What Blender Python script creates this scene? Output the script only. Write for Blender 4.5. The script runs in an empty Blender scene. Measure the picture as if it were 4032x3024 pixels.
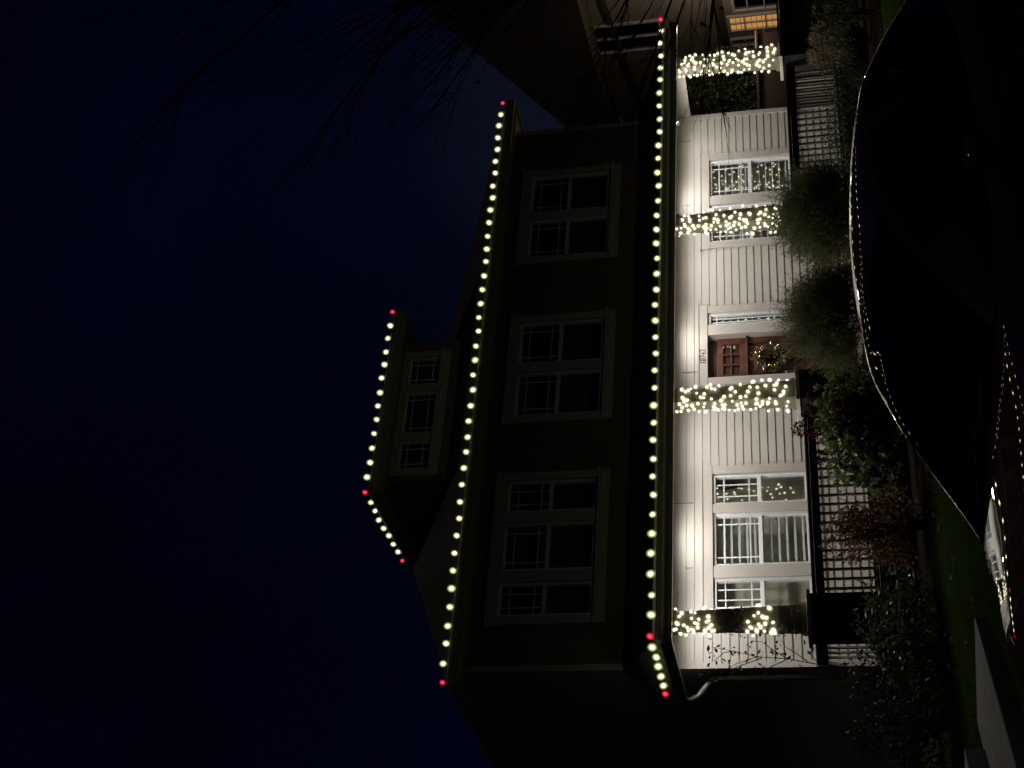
import bpy, bmesh, math, random
import numpy as np
from mathutils import Vector, Matrix
from mathutils.bvhtree import BVHTree
random.seed(7)
S = bpy.context.scene
COL = S.collection
# ------------------------------------------------------------------ camera
F, YAW, PITCH, ROLL = 5713.9, .61659, .2041, -.057558   # pixels of a 4032x3024 frame held upright
EYE = Vector((0, 0, 1.6))
def basis():
    f = Vector((math.sin(YAW)*math.cos(PITCH), math.cos(YAW)*math.cos(PITCH), math.sin(PITCH)))
    r = Vector((math.cos(YAW), -math.sin(YAW), 0)); u = r.cross(f)
    r2 = r*math.cos(ROLL)+u*math.sin(ROLL)
    return r2, r2.cross(f), f
CR, CU, CF = basis()
cam = bpy.data.cameras.new('camera'); camo = bpy.data.objects.new('camera', cam); COL.objects.link(camo)
# the phone was held sideways: what is up in the place points to the left of the picture
ax = -CU; ay = CR; az = -CF
camo.matrix_world = Matrix(((ax.x, ay.x, az.x, EYE.x), (ax.y, ay.y, az.y, EYE.y), (ax.z, ay.z, az.z, EYE.z), (0, 0, 0, 1)))
cam.sensor_fit = 'HORIZONTAL'; cam.sensor_width = 36; cam.lens = F/4032*36
cam.clip_start = .05; cam.clip_end = 2000
S.camera = camo
def ray(px, py):
    u, v = 3024-py, px
    return CF + CR*((u-1512)/F) - CU*((v-2016)/F)
def onY(px, py, Y):
    d = ray(px, py); return EYE + d*((Y-EYE.y)/d.y)
def onZ(px, py, Z):
    d = ray(px, py); return EYE + d*((Z-EYE.z)/d.z)
def deep(px, py, D): return EYE + ray(px, py)*D
# ------------------------------------------------------------------ sky, moonlight, exposure
W = bpy.data.worlds.new("World"); S.world = W; W.use_nodes = True
nt = W.node_tree; nt.nodes.clear()
def N(t, k, **kw):
    n = t.nodes.new(k)
    for a, b in kw.items(): setattr(n, a, b)
    return n
out = N(nt, 'ShaderNodeOutputWorld'); bg = N(nt, 'ShaderNodeBackground'); bg.inputs[1].default_value = .7
tc = N(nt, 'ShaderNodeTexCoord')
dotn = N(nt, 'ShaderNodeVectorMath', operation='DOT_PRODUCT')
glow = ray(2330, 480).normalized(); dotn.inputs[1].default_value = glow
ramp = N(nt, 'ShaderNodeValToRGB'); e = ramp.color_ramp.elements
e[0].position = .92; e[0].color = (.0008, .0010, .0072, 1)
e[1].position = .999; e[1].color = (.0058, .0080, .0185, 1)
m = e.new(.972); m.color = (.0009, .0013, .0085, 1)
m = e.new(.992); m.color = (.0016, .0023, .0105, 1)
noi = N(nt, 'ShaderNodeTexNoise'); noi.inputs['Scale'].default_value = 3.2; noi.inputs['Detail'].default_value = 5
nr = N(nt, 'ShaderNodeMapRange'); nr.inputs[1].default_value = .3; nr.inputs[2].default_value = .7; nr.inputs[3].default_value = .55; nr.inputs[4].default_value = 1.35
mul = N(nt, 'ShaderNodeVectorMath', operation='MULTIPLY')
L = nt.links.new
L(tc.outputs['Generated'], dotn.inputs[0]); L(dotn.outputs['Value'], ramp.inputs[0])
L(tc.outputs['Generated'], noi.inputs['Vector']); L(noi.outputs[0], nr.inputs[0])
L(ramp.outputs[0], mul.inputs[0]); L(nr.outputs[0], mul.inputs[1]); L(mul.outputs[0], bg.inputs[0]); L(bg.outputs[0], out.inputs[0])
sun = bpy.data.lights.new('moonlight', 'SUN'); sun.energy = .13; sun.angle = math.radians(1); sun.color = (1, .93, .8)
suno = bpy.data.objects.new('moonlight', sun); COL.objects.link(suno)
suno.rotation_euler = Vector((.085, -.30, -.95)).to_track_quat('-Z', 'Y').to_euler()
S.view_settings.view_transform = 'Standard'; S.view_settings.look = 'None'; S.view_settings.exposure = 0; S.view_settings.gamma = 1
S.render.engine = 'CYCLES'
S.cycles.use_denoising = True
S.cycles.max_bounces = 6; S.cycles.transparent_max_bounces = 12; S.cycles.sample_clamp_indirect = 3
# ------------------------------------------------------------------ materials
def mat(name, col, rough=.6, spec=.4, metal=0, var=.0, vscale=6, bump=0, bscale=40, coat=0):
    m = bpy.data.materials.new(name); m.use_nodes = True; t = m.node_tree; b = t.nodes['Principled BSDF']
    b.inputs['Roughness'].default_value = rough; b.inputs['Specular IOR Level'].default_value = spec; b.inputs['Metallic'].default_value = metal
    b.inputs['Coat Weight'].default_value = coat; b.inputs['Coat Roughness'].default_value = .004; b.inputs['Coat IOR'].default_value = 2.1
    c = (*col, 1)
    if var:
        tcn = N(t, 'ShaderNodeTexCoord'); n = N(t, 'ShaderNodeTexNoise'); n.inputs['Scale'].default_value = vscale; n.inputs['Detail'].default_value = 6
        r = N(t, 'ShaderNodeValToRGB'); r.color_ramp.elements[0].position = .3; r.color_ramp.elements[1].position = .72
        r.color_ramp.elements[0].color = (*[max(0, x*(1-var)) for x in col], 1); r.color_ramp.elements[1].color = (*[x*(1+var) for x in col], 1)
        t.links.new(tcn.outputs['Object'], n.inputs['Vector']); t.links.new(n.outputs[0], r.inputs[0]); t.links.new(r.outputs[0], b.inputs['Base Color'])
    else: b.inputs['Base Color'].default_value = c
    if bump:
        tcn = N(t, 'ShaderNodeTexCoord'); n = N(t, 'ShaderNodeTexNoise'); n.inputs['Scale'].default_value = bscale; n.inputs['Detail'].default_value = 5
        bn = N(t, 'ShaderNodeBump'); bn.inputs['Strength'].default_value = bump; bn.inputs['Distance'].default_value = .02
        t.links.new(tcn.outputs['Object'], n.inputs['Vector']); t.links.new(n.outputs[0], bn.inputs['Height']); t.links.new(bn.outputs[0], b.inputs['Normal'])
    return m
def emit(name, col, s):
    m = bpy.data.materials.new(name); m.use_nodes = True; t = m.node_tree; t.nodes.clear()
    o = N(t, 'ShaderNodeOutputMaterial'); e = N(t, 'ShaderNodeEmission'); e.inputs[0].default_value = (*col, 1); e.inputs[1].default_value = s
    t.links.new(e.outputs[0], o.inputs[0]); return m
def bloom_shell(name, col, s, amt):
    """added glowing shell imitating lens bloom round a bulb: clear at the rim, brightest at the centre"""
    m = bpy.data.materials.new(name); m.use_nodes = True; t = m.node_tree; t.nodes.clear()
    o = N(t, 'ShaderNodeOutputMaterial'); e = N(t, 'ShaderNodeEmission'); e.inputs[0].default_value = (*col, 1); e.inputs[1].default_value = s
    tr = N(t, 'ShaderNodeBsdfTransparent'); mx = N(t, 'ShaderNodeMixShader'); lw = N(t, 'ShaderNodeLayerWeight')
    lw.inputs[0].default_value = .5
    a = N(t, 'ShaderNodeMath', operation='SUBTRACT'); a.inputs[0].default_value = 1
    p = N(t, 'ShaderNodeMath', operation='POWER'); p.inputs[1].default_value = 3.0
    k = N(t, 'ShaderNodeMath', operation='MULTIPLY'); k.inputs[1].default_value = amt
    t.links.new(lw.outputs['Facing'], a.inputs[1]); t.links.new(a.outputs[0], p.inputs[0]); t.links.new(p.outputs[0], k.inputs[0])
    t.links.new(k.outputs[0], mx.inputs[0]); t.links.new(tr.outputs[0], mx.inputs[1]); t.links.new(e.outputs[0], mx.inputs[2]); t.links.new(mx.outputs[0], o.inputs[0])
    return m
def glass(name, tint=(.85, .92, .92), refl=.1):
    m = bpy.data.materials.new(name); m.use_nodes = True; t = m.node_tree; t.nodes.clear()
    o = N(t, 'ShaderNodeOutputMaterial'); tr = N(t, 'ShaderNodeBsdfTransparent'); tr.inputs[0].default_value = (*tint, 1)
    g = N(t, 'ShaderNodeBsdfGlossy'); g.inputs['Roughness'].default_value = .01
    mx = N(t, 'ShaderNodeMixShader'); mx.inputs[0].default_value = refl
    t.links.new(tr.outputs[0], mx.inputs[1]); t.links.new(g.outputs[0], mx.inputs[2]); t.links.new(mx.outputs[0], o.inputs[0]); return m
M = dict(
    siding=mat('siding_paint', (.42, .392, .348), .62, .3, var=.06, vscale=3, bump=.08, bscale=60),
    trim=mat('trim_paint', (.44, .405, .36), .55, .3, var=.05, vscale=4),
    vinyl=mat('white_vinyl', (.74, .74, .74), .4, .4),
    fascia=mat('fascia_paint', (.30, .265, .19), .5, .35, var=.08, vscale=5),
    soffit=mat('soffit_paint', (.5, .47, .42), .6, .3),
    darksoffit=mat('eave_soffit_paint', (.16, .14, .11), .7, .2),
    gutter=mat('gutter_metal', (.17, .155, .12), .3, .5, var=.06),
    pier=mat('pier_shingle', (.035, .032, .03), .8, .2, var=.3, vscale=12, bump=.4, bscale=20),
    post=mat('post_paint', (.20, .18, .13), .6, .3, var=.06, vscale=5),
    cap=mat('cap_paint', (.62, .58, .5), .5, .35),
    rail=mat('rail_paint', (.05, .045, .038), .6, .3, var=.15),
    floor=mat('porch_boards', (.12, .10, .085), .6, .3, var=.2, vscale=8),
    shingle=None, wood=mat('door_wood', (.10, .034, .022), .38, .45, var=.35, vscale=9),
    woodd=mat('door_recess', (.035, .016, .012), .5, .3),
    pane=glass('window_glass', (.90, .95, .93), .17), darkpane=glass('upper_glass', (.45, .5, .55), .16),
    slat=mat('shutter_white', (.62, .63, .62), .5, .3), blind=mat('blind_fabric', (.10, .11, .13), .8, .1),
    room=mat('room_wall', (.66, .58, .46), .8, .1, var=.4, vscale=2.5),
    cord=mat('cord', (.09, .11, .07), .5, .3), whitecord=mat('pale_cord', (.55, .55, .45), .4, .4),
    core=emit('lamp_core', (1, 1, .74), 8), halo=bloom_shell('lamp_bloom', (.9, 1, .28), 1.0, .6),
    redcore=emit('red_core', (1, .05, .12), 4), redhalo=bloom_shell('red_bloom', (1, .02, .07), 1.0, .8),
    fairy=emit('fairy_core', (1, .97, .72), 22), fairyhalo=bloom_shell('fairy_bloom', (1, .97, .6), 1.6, .68),
    off=mat('unlit_bulb', (.25, .24, .2), .15, .6),
    brass=mat('number_metal', (.05, .043, .037), .4, .5), steel=mat('steel', (.5, .5, .5), .28, .5, metal=1),
    terracotta=mat('terracotta', (.36, .13, .07), .8, .2, var=.2, vscale=12), soil=mat('soil', (.016, .012, .009), 1, .0, var=.3, bump=.5),
    concrete=mat('concrete', (.26, .245, .225), .85, .2, var=.18, vscale=5, bump=.2, bscale=60),
    asphalt=mat('asphalt', (.035, .035, .036), .85, .2, var=.25, vscale=30, bump=.3, bscale=200),
    lawn=mat('lawn', (.03, .046, .011), 1, .0, var=.45, vscale=2.5, bump=.5, bscale=60),
    blade=mat('grass_blade', (.06, .095, .02), 1, .0, var=.4, vscale=3),
    bark=mat('bark', (.035, .027, .02), .85, .2, var=.3, vscale=14), twig=mat('twig', (.03, .022, .017), .8, .2),
    fern=mat('needle_green', (.21, .23, .11), .6, .3, var=.45, vscale=5),
    leafg=mat('glossy_leaf', (.065, .09, .03), .32, .5, var=.4, vscale=6),
    leafh=mat('hydrangea_leaf', (.10, .125, .035), .45, .4, var=.5, vscale=7),
    leafb=mat('autumn_leaf', (.145, .065, .032), .6, .3, var=.55, vscale=9),
    leaft=mat('tan_leaf', (.30, .225, .12), .6, .3, var=.4, vscale=9), leafd=mat('dark_leaf', (.035, .05, .022), .5, .35, var=.4, vscale=5),
    flower=mat('dry_flower', (.10, .028, .04), .7, .2, var=.4, vscale=20), flowerb=mat('dusk_flower', (.06, .05, .09), .7, .2, var=.4, vscale=20),
    redleaf=mat('red_leaf', (.3, .075, .035), .6, .3, var=.4, vscale=30),
    gold=mat('gold_bauble', (.75, .48, .14), .2, .5, metal=1), silver=mat('silver_bauble', (.75, .72, .68), .18, .5, metal=1), violet=mat('violet_bauble', (.10, .07, .14), .25, .5),
    carpaint=mat('car_paint', (.04, .008, .009), .7, .05, coat=1), carglass=mat('car_glass', (.0015, .0018, .003), .015, .55),
    rubber=mat('rubber', (.012, .012, .012), .8, .2), black=mat('black_plastic', (.012, .012, .013), .5, .3), lens=mat('lamp_lens', (.25, .25, .25), .05, .6),
    nwall=mat('stucco', (.27, .235, .20), .85, .15, var=.05, vscale=2), ntrim=mat('brown_trim', (.075, .06, .048), .7, .2), nwhite=mat('neighbour_frame', (.5, .47, .43), .5, .3),
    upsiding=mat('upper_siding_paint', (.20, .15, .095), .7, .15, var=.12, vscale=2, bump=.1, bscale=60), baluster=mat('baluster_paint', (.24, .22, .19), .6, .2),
    fence=mat('fence_wood', (.022, .018, .014), .85, .1, var=.3, vscale=10), maroon=mat('maroon_paint', (.028, .006, .007), .6, .3, var=.2),
    plastic=mat('white_plastic', (.7, .7, .68), .4, .4), blueled=emit('blue_led', (.08, .1, 1), 1.6), dlight=emit('downlight_lens', (1, .95, .9), 6),
)
def thin(m, amt=.45):
    t = m.node_tree; b = t.nodes['Principled BSDF']; o = [n for n in t.nodes if n.type == 'OUTPUT_MATERIAL'][0]
    tl = N(t, 'ShaderNodeBsdfTranslucent'); mx = N(t, 'ShaderNodeMixShader'); mx.inputs[0].default_value = amt
    lk = b.inputs['Base Color'].links
    if lk: t.links.new(lk[0].from_socket, tl.inputs[0])
    else: tl.inputs[0].default_value = b.inputs['Base Color'].default_value
    t.links.new(b.outputs[0], mx.inputs[1]); t.links.new(tl.outputs[0], mx.inputs[2]); t.links.new(mx.outputs[0], o.inputs[0])
for k_ in ('fern', 'leafg', 'leafh', 'leafb', 'leaft', 'leafd', 'flower', 'redleaf', 'blade'): thin(M[k_])
def shingle_mat():
    m = mat('roof_shingle', (.055, .05, .042), .9, .15, var=.3, vscale=9); t = m.node_tree; b = t.nodes['Principled BSDF']
    tcn = N(t, 'ShaderNodeTexCoord'); br = N(t, 'ShaderNodeTexBrick'); br.inputs['Scale'].default_value = 1
    br.inputs['Brick Width'].default_value = .3; br.inputs['Row Height'].default_value = .07; br.inputs['Mortar Size'].default_value = .012
    bn = N(t, 'ShaderNodeBump'); bn.inputs['Strength'].default_value = .8; bn.inputs['Distance'].default_value = .02; bn.invert = True
    mp = N(t, 'ShaderNodeMapping'); mp.inputs['Rotation'].default_value = (math.radians(90), 0, 0)
    t.links.new(tcn.outputs['Object'], mp.inputs[0]); t.links.new(mp.outputs[0], br.inputs['Vector']); t.links.new(br.outputs['Fac'], bn.inputs['Height']); t.links.new(bn.outputs[0], b.inputs['Normal'])
    return m
M['shingle'] = shingle_mat()
# warm interior seen behind a lit window
M['litroom'] = emit('lit_blind', (.62, .30, .085), .78)
# ------------------------------------------------------------------ helpers
ORG = {}
def tag(o, label=None, cat=None, group=None, kind=None):
    for k, v in (('label', label), ('category', cat), ('group', group), ('kind', kind)):
        if v: o[k] = v
    return o
def thing(name, loc, label, cat, group=None):
    o = bpy.data.objects.new(name, None); COL.objects.link(o); o.location = loc; o.empty_display_size = .2
    ORG[o.name] = Vector(loc); return tag(o, label, cat, group)
def root_of(o):
    while o.parent: o = o.parent
    return o
class MB:
    def __init__(s): s.v = []; s.f = []; s.mi = []; s.cur = 0
    def add(s, vs, fs):
        b = len(s.v); s.v += [tuple(p) for p in vs]
        for q in fs: s.f.append([i+b for i in q]); s.mi.append(s.cur)
        return s
    def box(s, x0, x1, y0, y1, z0, z1):
        return s.add([(x0,y0,z0),(x1,y0,z0),(x1,y1,z0),(x0,y1,z0),(x0,y0,z1),(x1,y0,z1),(x1,y1,z1),(x0,y1,z1)],
                     [(0,3,2,1),(4,5,6,7),(0,1,5,4),(1,2,6,5),(2,3,7,6),(3,0,4,7)])
    def frustum(s, cx, cy, z0, z1, w0, w1):
        v = [(cx+a*w/2, cy+b*w/2, z) for z, w in ((z0,w0),(z1,w1)) for a, b in ((-1,-1),(1,-1),(1,1),(-1,1))]
        return s.add(v, [(0,3,2,1),(4,5,6,7),(0,1,5,4),(1,2,6,5),(2,3,7,6),(3,0,4,7)])
    def prism(s, poly, d):
        n = len(poly); d = Vector(d); a = [Vector(p) for p in poly]
        return s.add(a+[p+d for p in a], [tuple(range(n))[::-1], tuple(range(n, 2*n))]+[(i, (i+1) % n, n+(i+1) % n, n+i) for i in range(n)])
    def tube(s, pts, r, k=6, r2=None):
        pts = [Vector(p) for p in pts]; n = len(pts); vs = []; up = Vector((.13, .21, .97))
        for i, p in enumerate(pts):
            t = (pts[min(i+1, n-1)]-pts[max(i-1, 0)]).normalized(); a = t.cross(up)
            if a.length < 1e-3: a = t.cross(Vector((1, 0, 0)))
            a.normalize(); b = t.cross(a); rr = r if r2 is None else r+(r2-r)*i/(n-1)
            for j in range(k):
                th = 2*math.pi*j/k; vs.append(p+a*math.cos(th)*rr+b*math.sin(th)*rr)
        fs = [(i*k+j, i*k+(j+1) % k, (i+1)*k+(j+1) % k, (i+1)*k+j) for i in range(n-1) for j in range(k)]
        fs += [tuple(range(k))[::-1], tuple(range((n-1)*k, n*k))]
        return s.add(vs, fs)
    def ball(s, c, r, nu=10, nv=6, sz=1):
        vs = [(c[0], c[1], c[2]-r*sz)]
        for i in range(1, nv):
            th = math.pi*i/nv
            for j in range(nu):
                ph = 2*math.pi*j/nu; vs.append((c[0]+r*math.sin(th)*math.cos(ph), c[1]+r*math.sin(th)*math.sin(ph), c[2]-r*sz*math.cos(th)))
        vs.append((c[0], c[1], c[2]+r*sz)); fs = []
        for j in range(nu):
            fs.append((0, 1+(j+1) % nu, 1+j)); b = 1+(nv-2)*nu; fs.append((b+j, b+(j+1) % nu, len(vs)-1))
        for i in range(nv-2):
            for j in range(nu):
                a = 1+i*nu; fs.append((a+j, a+(j+1) % nu, a+nu+(j+1) % nu, a+nu+j))
        return s.add(vs, fs)
    def lathe(s, c, prof, k=20):
        vs = [(c[0]+r*math.cos(2*math.pi*j/k), c[1]+r*math.sin(2*math.pi*j/k), c[2]+z) for r, z in prof for j in range(k)]
        fs = [(i*k+j, i*k+(j+1) % k, (i+1)*k+(j+1) % k, (i+1)*k+j) for i in range(len(prof)-1) for j in range(k)]
        fs += [tuple(range(k))[::-1], tuple(range((len(prof)-1)*k, len(prof)*k))]
        return s.add(vs, fs)
    def build(s, name, m, parent=None, smooth=False, bevel=0, local=False):
        me = bpy.data.meshes.new(name); off = Vector((0, 0, 0))
        if parent is not None and not local: off = ORG[root_of(parent).name]
        me.from_pydata([(x-off.x, y-off.y, z-off.z) for x, y, z in s.v], [], s.f); me.update()
        for q in (m if isinstance(m, (list, tuple)) else [m]): me.materials.append(q)
        me.polygons.foreach_set('material_index', s.mi)
        if smooth: me.polygons.foreach_set('use_smooth', [True]*len(me.polygons))
        o = bpy.data.objects.new(name, me); COL.objects.link(o)
        if parent is not None: o.parent = parent
        if bevel:
            b = o.modifiers.new('edge', 'BEVEL'); b.width = bevel; b.segments = 2; b.limit_method = 'ANGLE'
        return o
def cloud(name, V, Fq, m, parent, mats_idx=None):
    """many small faces from numpy arrays (quads)"""
    off = np.array(ORG[root_of(parent).name]) if parent is not None else np.zeros(3)
    me = bpy.data.meshes.new(name); V = V-off
    me.vertices.add(len(V)); me.vertices.foreach_set('co', V.astype(np.float32).ravel())
    nq = len(Fq); me.loops.add(nq*4); me.loops.foreach_set('vertex_index', Fq.astype(np.int32).ravel())
    me.polygons.add(nq); me.polygons.foreach_set('loop_start', np.arange(nq, dtype=np.int32)*4)
    for q in (m if isinstance(m, (list, tuple)) else [m]): me.materials.append(q)
    if mats_idx is not None: me.polygons.foreach_set('material_index', mats_idx.astype(np.int32))
    me.update(calc_edges=True); me.validate()
    o = bpy.data.objects.new(name, me); COL.objects.link(o)
    if parent is not None: o.parent = parent
    return o
def leaf_quads(rng, C, size, asp=.5, up=None, bend=0):
    n = len(C); d = rng.normal(size=(n, 3))
    if up is not None: d = d*.7+up
    d /= np.linalg.norm(d, axis=1, keepdims=True)
    w = np.cross(d, rng.normal(size=(n, 3))); w /= np.linalg.norm(w, axis=1, keepdims=True)
    s = size*rng.uniform(.6, 1.3, (n, 1))
    a = C; b = C+d*s*.5+w*s*asp*.5; c = C+d*s; e = C+d*s*.5-w*s*asp*.5
    V = np.stack([a, b, c, e], 1).reshape(-1, 3); return V, np.arange(4*n).reshape(-1, 4)
def blob_points(rng, n, c, rad, lumps=14, shell=.55):
    """points spread through a lumpy crown"""
    c = np.array(c); rad = np.array(rad)
    k = rng.normal(size=(lumps, 3)); k /= np.linalg.norm(k, axis=1, keepdims=True); k *= rng.uniform(.45, .8, (lumps, 1)); k[:, 2] = np.where(k[:, 2] < -.5, k[:, 2]*.5, k[:, 2])
    i = rng.integers(0, lumps, n); d = rng.normal(size=(n, 3)); d /= np.linalg.norm(d, axis=1, keepdims=True)
    r = rng.uniform(shell**3, 1, (n, 1))**(1/3)*rng.uniform(.25, .5, (lumps, 1))[i]
    return c+(k[i]+d*r)*rad
def shrub(name, c, rad, n, size, m, label, group=None, asp=.5, seed=1, cat='shrub', lumps=14, stems=7, idx=None, up=None, gz=None):
    rng = np.random.default_rng(seed); gz = ground_z(c[1]) if gz is None else gz
    t = thing(name, (c[0], c[1], gz), label, cat, group)
    P = blob_points(rng, n, c, rad, lumps); P[:, 2] = np.maximum(P[:, 2], gz+.03)
    V, Q = leaf_quads(rng, P, size, asp, up); cloud('crown', V, Q, m, t, None if idx is None else (rng.random(n) < idx).astype(int))
    b = MB()
    for i in range(stems):
        a = rng.uniform(0, 6.28); e2 = Vector((c[0]+math.cos(a)*rad[0]*.6, c[1]+math.sin(a)*rad[1]*.6, c[2]+rad[2]*rng.uniform(.1, .8)))
        b.tube([(c[0]+rng.uniform(-.06, .06), c[1]+rng.uniform(-.06, .06), gz-.02), ((c[0]+e2.x)/2, (c[1]+e2.y)/2, gz+(e2.z-gz)*.6), e2], .014, 5, .004)
    b.build('stem', M['twig'], t); return t
def ground_z(Y):
    pts = ((-50, -.06), (8.5, -.06), (11, .02), (17, .30), (19, .34), (60, .34), (400, .34))
    for (a, za), (b, zb) in zip(pts, pts[1:]):
        if Y <= b: return za+(zb-za)*max(0, (Y-a)/(b-a))
    return .34
# ------------------------------------------------------------------ ground, street, path
g = MB(); ys = [-300, -20, 5, 8.5, 9.5, 11, 13, 15, 17, 19, 30, 60, 400]; xs = [-400, -30, 0, 10, 20, 40, 400]
g.add([(x, y, ground_z(y)) for y in ys for x in xs], [(j*7+i, j*7+i+1, (j+1)*7+i+1, (j+1)*7+i) for j in range(len(ys)-1) for i in range(6)])
tag(g.build('ground', M['lawn']), kind='structure')
st = MB(); st.box(-60, 80, -6, 8.0, -.2, -.03)
tag(st.build('road', M['asphalt']), kind='structure')
kb = MB(); kb.box(-60, 80, 8.0, 8.16, -.2, .08)
tag(kb.build('kerb', M['concrete'], bevel=.02), kind='structure')
# walkway at the side of the lot: a lower flat, a tread and an upper flat, each riser facing the street
def s2(a, b): return (3600+a*.1953, 2300+b*.1953)
def s3(a, b): return (3032+a*.45208, 2250+b*.45208)
z0 = .05; z1 = .23; z2 = .41
sd = Vector((-.78, -.62, 0)).normalized(); back = Vector((-sd.y, sd.x, 0)); back = back if back.y > 0 else -back
A = onZ(*s2(1610, 640), z0); Bq = onZ(*s3(1775, 1245), z1+.02)
low = MB(); P0 = A+back*.05; low.prism([P0-back*3.2-sd*.0, P0-sd*.05, P0+sd*3.4, P0-back*3.2+sd*3.4], (0, 0, -.12))
t = thing('garden_steps', (A.x, A.y, z0), 'pale concrete walkway climbing two steps across the dark lawn', 'steps')
low2 = MB(); low2.v = [(x, y, z) for x, y, z in low.v]; low2.f = low.f; low2.mi = low.mi
low2.build('landing', M['concrete'], t, bevel=.01)
wd = (Bq-A).dot(back)
mid = MB(); mid.prism([A+Vector((0, 0, .18)), A+sd*3.2+Vector((0, 0, .18)), A+sd*3.2+back*(wd+.05)+Vector((0, 0, .18)), A+back*(wd+.05)+Vector((0, 0, .18))], (0, 0, -.3)); mid.build('step', M['concrete'], t, bevel=.012)
Bp = A+back*wd+sd*.55
up_ = MB(); up_.prism([Bp+Vector((0, 0, .36)), Bp+sd*3+Vector((0, 0, .36)), Bp+sd*3+back*3+Vector((0, 0, .36)), Bp+back*3+Vector((0, 0, .36))], (0, 0, -.5)); up_.build('step', M['concrete'], t, bevel=.012)
bd = MB(); yb = [15.9, 16.4, 17, 17.6, 18.24]
bd.add([(x, y+(.12*math.sin(x*1.7) if y == 15.9 else 0), ground_z(y)+.012) for y in yb for x in np.linspace(7.4, 22, 40)], [(j*40+i, j*40+i+1, (j+1)*40+i+1, (j+1)*40+i) for j in range(4) for i in range(39)])
tag(bd.build('flower_bed', M['soil']), kind='structure')
# grass
rng = np.random.default_rng(3)
def grass(n, x0, x1, y0, y1):
    X = rng.uniform(x0, x1, n); Y = rng.uniform(y0, y1, n); Z = np.array([ground_z(y) for y in Y])
    h = rng.uniform(.03, .085, n); a = rng.uniform(0, 6.28, n); w = .004
    lean = rng.normal(0, .025, (n, 2)); ca, sa = np.cos(a)*w, np.sin(a)*w
    b = np.stack([X-ca, Y-sa, Z-.01], 1); c = np.stack([X+ca, Y+sa, Z-.01], 1); d = np.stack([X+lean[:, 0]+ca*.2, Y+lean[:, 1]+sa*.2, Z+h], 1); e_ = np.stack([X+lean[:, 0]-ca*.2, Y+lean[:, 1]-sa*.2, Z+h], 1)
    return np.stack([b, c, d, e_], 1).reshape(-1, 3)
Vg = np.concatenate([grass(34000, 4.2, 13, 9, 15.9), grass(9000, 14, 22, 12, 15.9)])
go = cloud('grass', Vg, np.arange(len(Vg)).reshape(-1, 4), M['blade'], None); tag(go, kind='stuff')

# ------------------------------------------------------------------ the house
XL, XR, YW = 8.84, 20.2, 20.0          # front wall
FL = .85                               # porch floor
house = thing('house', ((XL+XR)/2, YW, .34), 'two storey house with a lit front porch, beige lap siding and a dormer', 'house')
def part(mb, name, m, **k): return mb.build(name, m, house, **k)
# openings (x0, x1, z0, z1)
LOW = [(9.80, 10.32, 1.77, 3.25), (10.525, 11.455, 1.77, 3.25), (11.61, 12.172, 1.77, 3.25), (14.05, 14.937, FL, 3.31), (15.145, 15.42, 1.6, 3.30), (17.01, 17.885, 1.77, 3.255), (18.095, 18.995, 1.77, 3.255)]
UP = [(9.76, 10.348, 5.107, 6.605), (10.55, 11.42, 5.107, 6.595), (11.612, 12.209, 5.1, 6.59), (13.485, 14.392, 5.104, 6.6), (14.574, 15.477, 5.104, 6.6), (16.968, 17.873, 5.11, 6.6), (18.056, 18.976, 5.117, 6.61)]
def siding(x0, x1, z0, z1, Y, holes, ex=.13, t=.016):
    mb = MB(); z = z0; rnd = random.Random(4)
    cuts = sorted({h for o in holes for h in o[2:]})
    while z < z1-1e-6:
        zt = min(z+ex, z1); br = [z]+[c for c in cuts if z+1e-6 < c < zt-1e-6]+[zt]
        for a, b in zip(br, br[1:]):
            mid_ = (a+b)/2; xsx = [x0]
            for o in sorted(holes):
                if o[2] < mid_ < o[3]: xsx += [o[0], o[1]]
            xsx.append(x1)
            for p, q in zip(xsx[::2], xsx[1::2]):
                if q-p < 1e-4: continue
                ya = Y-t*(1-(a-z)/ex); yb = Y-t*(1-(b-z)/ex)
                mb.add([(p, ya, a), (q, ya, a), (q, yb, b), (p, yb, b)], [(0, 1, 2, 3)])
                if a == z: mb.add([(p, Y, a), (q, Y, a), (q, ya, a), (p, ya, a)], [(0, 1, 2, 3)])
        z = zt
    return mb
w = siding(XL+.1, XR-.1, .55, 3.97, YW, LOW); part(w, 'lower_wall', M['siding'])
w = siding(XL+.1, XR-.1, 4.55, 7.0, YW, UP); part(w, 'upper_wall', M['upsiding'])
# side and back walls
w = MB(); w.box(XL+.02, XL+.12, YW+.12, 31, .1, 7.0); w.box(XR-.12, XR-.02, YW+.12, 31, .1, 7.0); w.box(XL+.12, XR-.12, 30.9, 31, .1, 7.0); part(w, 'side_wall', M['siding'])
w = MB(); w.box(XL+.02, XR-.02, YW+.01, YW+.12, .1, .55); w.box(XL+.12, XR-.12, YW+.02, YW+.12, 3.97, 4.6); part(w, 'band_board', M['trim'])
for x0 in (XL, XR-.1):
    w = MB(); w.box(x0, x0+.1, YW-.028, YW+.11, .5, 7.0); part(w, 'corner_board', M['trim'])
# joints in the lap boards
w = MB()
for px, py in ((2700, 1983), (2580+110, 560), (2740, 1466)):
    p = onY(px, py, YW); w = MB(); w.box(p.x-.003, p.x+.003, YW-.0185, YW-.012, p.z-.13, p.z+.22); part(w, 'siding_joint', M['pier'])
for px, py in ((2715, 2238), (2707, 810)):
    p = onY(px, py, YW); w = MB(); w.box(p.x-.002, p.x+.002, YW-.0185, YW-.012, p.z-.06, p.z+.07); part(w, 'siding_joint', M['pier'])

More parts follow.
